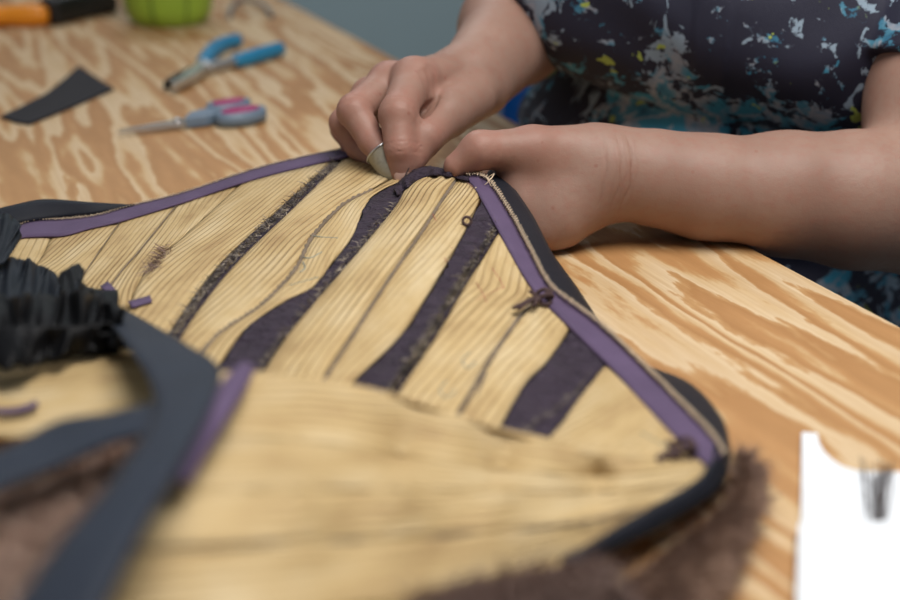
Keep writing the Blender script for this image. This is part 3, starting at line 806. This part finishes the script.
# dark bunched cloth at the stitching point
patch('cloth_band', [(392, 190, .047), (405, 176, .052), (425, 166, .055), (450, 170, .056), (470, 176, .055)], [(400, 196, .045), (415, 184, .049), (432, 177, .053), (450, 178, .054), (468, 182, .053)], M['band'], cape, None, (9, 46), .003, wave=.0012, jag=.7)
tube('thread_tail', spline([P(487, 178, .056), P(494, 174, .060), P(489, 181, .058), P(483, 186, .055), P(475, 188, .056)], 40), .0004, M['overlock'], cape, 5)
tube('thread_tail', spline([P(480, 175, .058), P(487, 178, .061), P(491, 186, .056), P(495, 183, .058)], 40), .0004, M['overlock'], cape, 5)

# thread ties and the small hook eye
def knot(px, py, H, s, parent=cape):
    c = P(px, py, float(H((px, py))[0]) + .005)
    th = np.linspace(0, 4.6 * math.pi, 110)
    loop = np.stack([.0052 * s * np.cos(th) * (1 + .25 * np.sin(2.3 * th)), .0046 * s * np.sin(th), .0030 * s * np.sin(1.5 * th)], 1) + c
    k = tube('thread_tie', loop, .00115 * s, M['brown_thread'], parent, 7)
    for (dx, dy) in ((-27, 11), (-24, 13), (-8, 10)):
        f_ = .9 + .2 * rng.random()
        e = np.array([px + dx * s * f_, py + dy * s * f_]); m = np.array([px + dx * .5 * s, py + dy * .35 * s])
        tube('tail', spline([c, P(*m, float(H(m)[0]) + .007), P(*e, float(H(e)[0]) + .0055)], 20), .0011 * s, M['brown_thread'], k, 6)
knot(541, 297, HA, 1.0); knot(681, 449, HA, 1.0)
c = P(467, 221, float(HA((467, 221))[0]) + .004)
tube('hook_eye', [c + .0025 * np.array([math.cos(a), .4 * math.sin(a), .9 * math.sin(a)]) for a in np.linspace(0, 2 * math.pi, 25)], .0009, M['brown_thread'], cape, 7)
# chalk and thread marks on the leather
def mark(pts, mat, r=.00035):
    r = r * .62
    p = spline(pts, 30); h = HA(p); tube('chalk_mark', [P(a, b, float(c) + .0022) for (a, b), c in zip(p, h)], r, M[mat], cape, 4)
mark([(426, 198), (432, 212), (443, 236), (452, 248)], 'red'); mark([(447, 262), (440, 250)], 'red'); mark([(476, 282), (482, 292), (487, 303)], 'red'); mark([(492, 268), (500, 280), (504, 289)], 'red', .0004); mark([(477, 300), (490, 293), (505, 286)], 'red', .0003)
mark([(310, 235), (322, 237), (338, 238)], 'bluemark', .0005); mark([(300, 256), (310, 258), (322, 252)], 'bluemark', .0006); mark([(290, 285), (305, 281), (318, 277)], 'bluemark', .0005); mark([(303, 262), (305, 268), (300, 272)], 'bluemark', .0007)
mark([(470, 352), (462, 360), (468, 368), (476, 362)], 'bluemark', .0005); mark([(447, 380), (440, 390), (447, 398), (456, 390)], 'bluemark', .0005); mark([(640, 432), (655, 440), (668, 447)], 'bluemark', .0005)
# loose purple snippets of tape
patch('tape_snippet', [(128, 301), (140, 298), (150, 295)], [(132, 307), (142, 304), (152, 301)], M['purple'], cape, HA, (4, 10), 0, lift=.004, thick=.001)
patch('tape_snippet', [(100, 286), (108, 281)], [(112, 296), (117, 291)], M['purple'], cape, HA, (4, 8), 0, lift=.008, thick=.001)

# left side: leather behind the ribbons, ribbons, purple tape on the near edge, ruffle
patch(LS, [(-20, 348, .030), (40, 350, .032), (100, 352, .034), (165, 355, .036)], [(-20, 440, .030), (40, 440, .034), (100, 425, .040), (165, 420, .045)], M['leather'], cape, None, (16, 36), .004, slant=.2)
patch('binding_tape', [(-10, 408, .035), (10, 408, .036), (25, 405, .037), (36, 400, .038)], [(-10, 412, .035), (10, 412, .036), (26, 409, .037), (38, 403, .038)], M['purple'], cape, None, (5, 30), 0, lift=.004)
patch('binding_tape', [(168, 474, .087), (185, 440, .088), (205, 405, .086), (228, 374, .080), (243, 360, .074)], [(190, 484, .085), (208, 450, .087), (228, 418, .085), (246, 388, .080), (256, 366, .074)], M['purple'], cape, None, (7, 40), .001, thick=.0012)
patch('edge_ribbon', [(80, 300, .026), (108, 322, .050), (130, 350, .070), (150, 385, .082), (150, 420, .090), (110, 480, .096), (55, 545, .096), (0, 620, .090)],
      [(118, 306, .026), (152, 324, .050), (190, 346, .066), (220, 368, .078), (212, 405, .092), (182, 465, .100), (140, 540, .100), (92, 640, .094)], M['navyblue'], cape, None, (10, 60), .003, thick=.0012)
patch('edge_ribbon', [(-30, 462, .075), (20, 440, .075), (60, 420, .076), (110, 412, .080), (170, 398, .084)], [(-30, 505, .078), (20, 484, .078), (65, 466, .079), (115, 444, .082), (172, 432, .086)], M['navyblue'], cape, None, (10, 40), .003, thick=.0012)

# fur under the cape: brown underside and the mounds of fur at its borders
def mound(name, L, R, H0, H1, Hm, mat, hair, n=(12, 40), seedn=9000, length=.016):
    nu, nv = n; l = spline(L, nv); r = spline(R, nv); u = np.linspace(0, 1, nu); G = np.zeros((nv, nu, 3))
    for i in range(nv):
        for k in range(nu):
            p = l[i] * (1 - u[k]) + r[i] * u[k]
            G[i, k] = P(p[0], p[1], H0 * (1 - u[k]) + H1 * u[k] + Hm * math.sin(math.pi * u[k]) + .001 * math.sin(i * 1.3 + k * 2.1))
    o = sheet(name, G, .006, mat, cape)
    a = rng.random(seedn) * (nv - 1.001); b = rng.random(seedn) * (nu - 1.001); i = a.astype(int); k = b.astype(int); fa = (a - i)[:, None]; fb = (b - k)[:, None]
    base = (G[i, k] * (1 - fa) + G[i + 1, k] * fa) * (1 - fb) + (G[i, k + 1] * (1 - fa) + G[i + 1, k + 1] * fa) * fb
    out = (G[i, k + 1] - G[i, k]); out /= np.linalg.norm(out, axis=1)[:, None] + 1e-9
    strands('fur_hairs', base, out + np.array([0, 0, .45]), length, .00028, mat, o, .25, .3)
    return o
mound('fur_border', [(737, 462), (737, 484), (720, 512), (676, 545), (634, 575), (612, 610), (600, 650)], [(742, 462), (758, 486), (752, 520), (735, 556), (715, 600), (690, 640), (660, 690)], .008, .002, .012, M['fur'], None, length=.013)
mound('fur_border', [(600, 556), (560, 566), (510, 574), (450, 588), (400, 605)], [(660, 650), (610, 665), (560, 668), (500, 675), (440, 690)], .036, .030, .012, M['fur_mauve'], None, seedn=7000)
mound('fur_border', [(-20, 500), (50, 480), (120, 445), (165, 435)], [(-30, 640), (40, 620), (80, 570), (130, 520)], .05, .045, .012, M['fur_tan'], None, seedn=6000)
under = []
for cl in (c1, c2, c3, c4, c5a, c6, c7b, c8, c9b, c10, c11b, c12): under.append(spline(cl, 20))
Gu = np.array([[P(p[0], p[1], max(.0015, float(HA(p)[0]) * .45 - .004)) for p in col] for col in under])
sheet('fur_lining', Gu, .001, M['fur'], cape)

# black satin ruffle heaped on the left of the cape
def ruffle(inner, outer, n, waves, amp, mat, nu=12, fray=.9):
    l = spline(inner, n); r = spline(outer, n); G = np.zeros((n, nu, 3)); u = np.linspace(0, 1, nu)
    def sm(w): 
        x = np.convolve(rng.normal(0, 1, n + 6 * w), np.hanning(w), 'same')[3 * w:3 * w + n]; return x / (np.abs(x).max() + 1e-9)
    w = max(4, int(n / waves)); f1, f2, f3 = sm(w), sm(w), sm(max(3, w // 2)); fr = rng.normal(0, fray, n)
    for i in range(n):
        for k in range(nu):
            p = l[i] * (1 - u[k]) + r[i] * u[k]; e = u[k]
            G[i, k] = P(p[0] + 7 * e * f2[i], p[1] + 4 * e * f3[i] + (fr[i] if k == nu - 1 else 0), p[2] + amp * (e * f1[i] + .5 * math.sin(3 * e + 4 * f2[i]) * e))
    return sheet('satin_ruffle', G, .0008, mat, cape)
M['satin_blue'] = mat_cloth('blue_black_satin', (.010, .013, .020), .45, sheen=0.0, bump=.4)
ruffle([(-25, 300, .040), (20, 305, .045), (60, 312, .046), (105, 325, .046)], [(-20, 250, .040), (30, 262, .040), (60, 276, .040), (112, 294, .040)], 110, 6, .011, M['satin_blue'])
ruffle([(-30, 290, .045), (-10, 270, .045), (5, 262, .044)], [(-30, 196, .050), (6, 212, .050), (20, 238, .046)], 40, 3, .004, M['satin_blue'])
ruffle([(-30, 345, .050), (20, 340, .052), (70, 335, .052), (120, 335, .050)], [(-30, 292, .056), (20, 296, .055), (78, 292, .054), (128, 308, .050)], 120, 6, .012, M['satin'])
ruffle([(-30, 330, .058), (20, 326, .060), (70, 326, .058), (125, 322, .054)], [(-30, 368, .050), (30, 366, .048), (80, 352, .047), (126, 346, .046)], 120, 5, .005, M['satin'])
ruffle([(60, 300, .046), (75, 296, .048), (90, 300, .048)], [(64, 279, .046), (77, 268, .050), (86, 290, .046)], 30, 2, .003, M['satin'])
Gs = np.array([[P(x, y, .040 - .00009 * abs(y - 320)) for x in np.linspace(-30, 118, 14)] for y in np.linspace(290, 350, 8)])
sheet('satin_ruffle', Gs, .004, M['satin'], cape)

for k_ in ('satin', 'satin_blue'): M[k_].node_tree.nodes['Principled BSDF'].inputs['Specular IOR Level'].default_value = .22
# thimble on the middle finger, needle
tm = RH['m']; tax = (tm[3] - tm[2]) / np.linalg.norm(tm[3] - tm[2])
thim = empty('thimble', tm[3]); tag(thim, 'worn grey metal thimble on the middle finger beside the needle', 'thimble')
zq = Vector(tax).to_track_quat('Z', 'Y').to_matrix()
prof = [(.0112, -.010), (.0108, -.0098), (.0104, .000), (.0096, .008), (.0084, .0125), (.0050, .0148), (0.0001, .0155), (0.0001, .0147), (.0046, .0140), (.0078, .0118), (.0090, .0078), (.0098, 0), (.0105, -.0098), (.0112, -.010)]
v = []; f = []; n = 32
for (r_, z_) in prof:
    for k in range(n):
        a = 2 * math.pi * k / n; v.append(np.array(zq @ Vector((r_ * math.cos(a), r_ * math.sin(a), z_))) + tm[3])
for i in range(len(prof) - 1):
    for k in range(n): f.append((i * n + k, i * n + (k + 1) % n, (i + 1) * n + (k + 1) % n, (i + 1) * n + k))
mesh_of('cap', v, f, M['dull_steel'], thim)
rim = [np.array(zq @ Vector((.0112 * math.cos(a), .0112 * math.sin(a), -.010))) + tm[3] for a in np.linspace(0, 2 * math.pi, 41)]
tube('rim', rim, .0007, M['steel'], thim, 6)
nd = tube('sewing_needle', [J(409, 168, .846), J(404, 178, .838), J(397, 190, .829), J(392, 198, .823)], [.0004, .0005, .0005, .0002], M['needle'])
tag(nd, 'thin dark sewing needle held under the index fingertip', 'needle')

# ------------------------------------------------------------------ tools on the bench
def on_table(name, px_a, px_b):
    """empty at px_a, local +x towards px_b; returns (empty, distance)"""
    a = P(*px_a); b = P(*px_b); d = b - a
    return empty(name, a, math.atan2(d[1], d[0])), float(np.linalg.norm(d[:2]))
def lpart(o, par): o.parent = par; o.matrix_parent_inverse = Matrix(); return o
def lprism(name, out, z0, z1, mat, par, bevel=0.0): return lpart(prism(name, out, z0, z1, mat, None, bevel), par)
def ring_plate(name, cx, cy, rx, ry, hx, hy, z0, z1, mat, par, rot=0.0, n=36):
    v = []; f = []
    for (sx, sy, z) in ((rx, ry, z0), (rx * 1.03, ry * 1.03, (z0 + z1) / 2), (rx, ry, z1), (hx, hy, z1), (hx * .94, hy * .94, (z0 + z1) / 2), (hx, hy, z0)):
        for k in range(n):
            a = 2 * math.pi * k / n; x, y = sx * math.cos(a), sy * math.sin(a)
            v.append((cx + x * math.cos(rot) - y * math.sin(rot), cy + x * math.sin(rot) + y * math.cos(rot), z))
    for i in range(6):
        for k in range(n): f.append((i * n + k, i * n + (k + 1) % n, ((i + 1) % 6) * n + (k + 1) % n, ((i + 1) % 6) * n + k))
    return lpart(mesh_of(name, v, f, mat), par)
# scissors
sc, L = on_table('scissors', (118, 138), (262, 117)); tag(sc, 'small scissors with grey blue handles and magenta finger inserts', 'scissors')
k = L / .15
def S(pts): return [(x * k, y * k) for x, y in pts]
lprism('blade', S([(0, 0), (.030, -.0042), (.070, -.0060), (.076, .002), (.040, .0022)]), .004, .0058, M['steel'], sc)
lprism('blade', S([(.002, .0005), (.040, .0045), (.072, .0065), (.074, -.002), (.03, -.001)]), .006, .0078, M['steel'], sc)
h1 = lprism('handle', S([(.066, -.006), (.072, .0065), (.085, .010), (.100, .009), (.106, .003), (.100, -.006), (.085, -.009)]), .001, .0115, M['greyblue'], sc, .0022)
r1 = ring_plate('handle_bow', .122 * k, -.0125 * k, .027 * k, .0165 * k, .020 * k, .0098 * k, .001, .013, M['greyblue'], h1, .1)
ring_plate('finger_insert', .122 * k, -.0125 * k, .0205 * k, .0103 * k, .0172 * k, .0072 * k, .0005, .0142, M['magenta'], h1, .1)
h2 = lprism('handle', S([(.070, -.004), (.076, .008), (.094, .015), (.104, .0145), (.104, .004), (.09, 0)]), .003, .013, M['greyblue'], sc, .0022)
ring_plate('handle_bow', .122 * k, .0175 * k, .024 * k, .0145 * k, .0175 * k, .0085 * k, .003, .015, M['greyblue'], h2, .15)
ring_plate('finger_insert', .122 * k, .0175 * k, .018 * k, .009 * k, .0148 * k, .0062 * k, .0025, .0162, M['magenta'], h2, .15)
lpart(lathe('pivot_screw', [(0, .0105), (.003, .0105), (.0038, .0095), (.0038, .004), (0, .004)], M['steel'], None, 20, (.060 * k, 0, 0)), sc)
# pliers
pl, L = on_table('pliers', (168, 94), (282, 58)); tag(pl, 'small steel pliers with open blue dipped handles', 'pliers')
A0 = P(168, 94)[:2]; ca, sa = math.cos(pl.rotation_euler.z), math.sin(pl.rotation_euler.z)
def loc(px, py, h=0.0):
    d = P(px, py, h)[:2] - A0; return np.array([d[0] * ca + d[1] * sa, -d[0] * sa + d[1] * ca])
piv = loc(205, 74)
def taper(pts, w):
    p = spline(pts, 26); w = np.interp(np.linspace(0, 1, 26), np.linspace(0, 1, len(w)), w)
    d = np.gradient(p, axis=0); nn = np.stack([-d[:, 1], d[:, 0]], 1); nn /= np.linalg.norm(nn, axis=1)[:, None]
    return [tuple(x) for x in p + nn * w[:, None]] + [tuple(x) for x in (p - nn * w[:, None])[::-1]]
lprism('jaw', taper([loc(166, 92), loc(180, 84), piv], [.002, .0055, .0085]), .003, .011, M['darkmetal'], pl, .0008)
lprism('jaw', taper([loc(174, 95), loc(188, 87), piv], [.0022, .0062, .0085]), .004, .013, M['steel'], pl, .0008)
g1 = [loc(202, 73), loc(212, 59), loc(224, 51), loc(240, 46)]; g2 = [loc(207, 75), loc(225, 71), loc(250, 65), loc(282, 55)]
for g, kk in ((g1, .42), (g2, .30)):
    p = spline(g, 40); m0 = int(40 * (.12 if kk > .4 else .3))
    core = [(x, y, .0075) for x, y in p[:m0 + 4]]
    v, f = tube_data(core, np.linspace(.0065, .0052, len(core)), 10); lpart(mesh_of('tang', v, f, M['steel']), pl)
    gr = [(x, y, .0080) for x, y in p[m0:]]; rr = .0080 + .0012 * np.sin(np.linspace(0, math.pi, len(gr))); rr[-1] *= .6; rr[0] *= .85
    v, f = tube_data(gr, rr, 12); lpart(mesh_of('handle_grip', v, f, M['bluegrip']), pl)
lpart(lathe('pivot_rivet', [(0, .0150), (.0045, .0150), (.0055, .0135), (.0055, .003), (0, .003)], M['steel'], None, 20, (piv[0], piv[1], 0)), pl)
# scrap of charcoal cloth
scrap = empty('cloth_scrap', P(60, 100)); 
o = prism('cloth_scrap', [(p - P(60, 100))[:2] for p in (P(1, 119), P(16, 124), P(30, 126), P(70, 110), P(114, 91), P(98, 81), P(79, 68), P(66, 80), P(48, 95), P(26, 107))], .0008, .0032, M['charcoal'], None, .0005)
bpy.data.objects.remove(scrap); o.name = 'cloth_scrap'; o.location = P(60, 100)
tag(o, 'charcoal curved scrap of cloth lying on bare plywood', 'cloth')
# lime tub
a = P(163, 29); r0 = (207 - 118) / 2 / FPX * (CAM_H * FPX / (CT * (22 - 300) + ST * FPX))
tub = empty('lime_tub', a + np.array([0, r0 * .8, 0])); tag(tub, 'lime green rounded tub standing on the bench behind the pliers', 'tub')
tc = tub.location
lathe('body', [(0, .0005), (r0 * .72, .0005), (r0 * .86, .006), (r0 * .95, .022), (r0, .05), (r0, .085), (r0 * .97, .10), (r0 * .92, .10), (r0 * .92, .05), (r0 * .8, .01), (0, .008)], M['lime'], tub, 48, tc)
for an in (-1.75, -.95, -2.75, .4, 1.6):
    tube('seam_line', [(tc[0] + r_ * 1.003 * math.cos(an), tc[1] + r_ * 1.003 * math.sin(an), tc[2] + z_) for r_, z_ in ((r0 * .86, .006), (r0 * .95, .022), (r0 * .985, .036), (r0, .05), (r0, .085), (r0 * .97, .10))], .0013, M['limeline'], tub, 6)
lathe('lid', [(0, .106), (r0 * .9, .106), (r0 * .99, .103), (r0 * .99, .097), (r0 * .9, .097), (0, .099)], M['lime'], tub, 48, tc)
# orange handle tool and black case
ot, L = on_table('orange_handle_tool', (50, 26), (-45, 28)); tag(ot, 'orange plastic tool handle lying beside the black case', 'tool')
v, f = tube_data([(x, 0, .0145) for x in np.linspace(0, .14, 24)], .0145 - .002 * np.cos(np.linspace(0, 5 * math.pi, 24)) * .5 - np.array([.005] + [0] * 22 + [.006]), 14); lpart(mesh_of('handle', v, f, M['orange']), ot)
lprism('blade', [(.138, -.006), (.138, .006), (.21, .003), (.215, -.002)], .011, .0135, M['steel'], ot)
bc, L = on_table('black_case', (58, 27), (122, 12)); tag(bc, 'black rounded case lying between the orange handle and the lime tub', 'case')
o = bm_obj('body', box_bm(0, .125, 0, .034, .0005, .0355), M['black'], None, True, .009, 4); lpart(o, bc)
o = bm_obj('clip', box_bm(.02, .09, .012, .022, .0355, .039), M['darkmetal'], None, True, .0012, 2); lpart(o, bc)
# wire loop near the bench edge
wl = tube('wire_loop', spline([P(229, 18, .002), P(232, 8, .006), P(240, 0, .012), P(253, 1, .014), P(264, 6, .010), P(270, 13, .004), P(272, 17, .002)], 50), .0032, M['wire'])
tag(wl, 'grey bent wire loop lying near the bench edge', 'wire')

# white needle packet with a bundle of dark pins
pk = empty('pin_packet', P(850, 520)); tag(pk, 'white card packet holding a bundle of dark pins', 'packet')
def flat(pts, z0, z1, name, mat): 
    o = prism(name, [P(*p)[:2] for p in pts], TABLE_Z + z0, TABLE_Z + z1, mat, None, .0004)
    o.parent = pk; o.matrix_parent_inverse = Matrix.Translation(-Vector(pk.location)); return o
cur = [(817, 438), (819, 448), (824, 457), (832, 465), (843, 472), (857, 476), (880, 477), (940, 477)]
flat([(800, 620), (801, 437)] + cur + [(948, 620)], .0010, .0030, 'back_card', M['card'])
flat([(794, 640), (797, 534), (945, 532), (958, 640)], .0032, .0062, 'front_sleeve', M['card'])
for k in range(16):
    x0 = 868 + 20 * rng.random(); x1 = 858 + 38 * rng.random(); y1 = 456 + 16 * rng.random()
    tube('pin', spline([P(x0, 540, .0042), P((x0 * .5 + x1 * .5) + rng.normal(0, 2), 500, .0046), P(x1, y1, .0048 + .006 * rng.random())], 10), .0003, M['needle'], pk, 5)
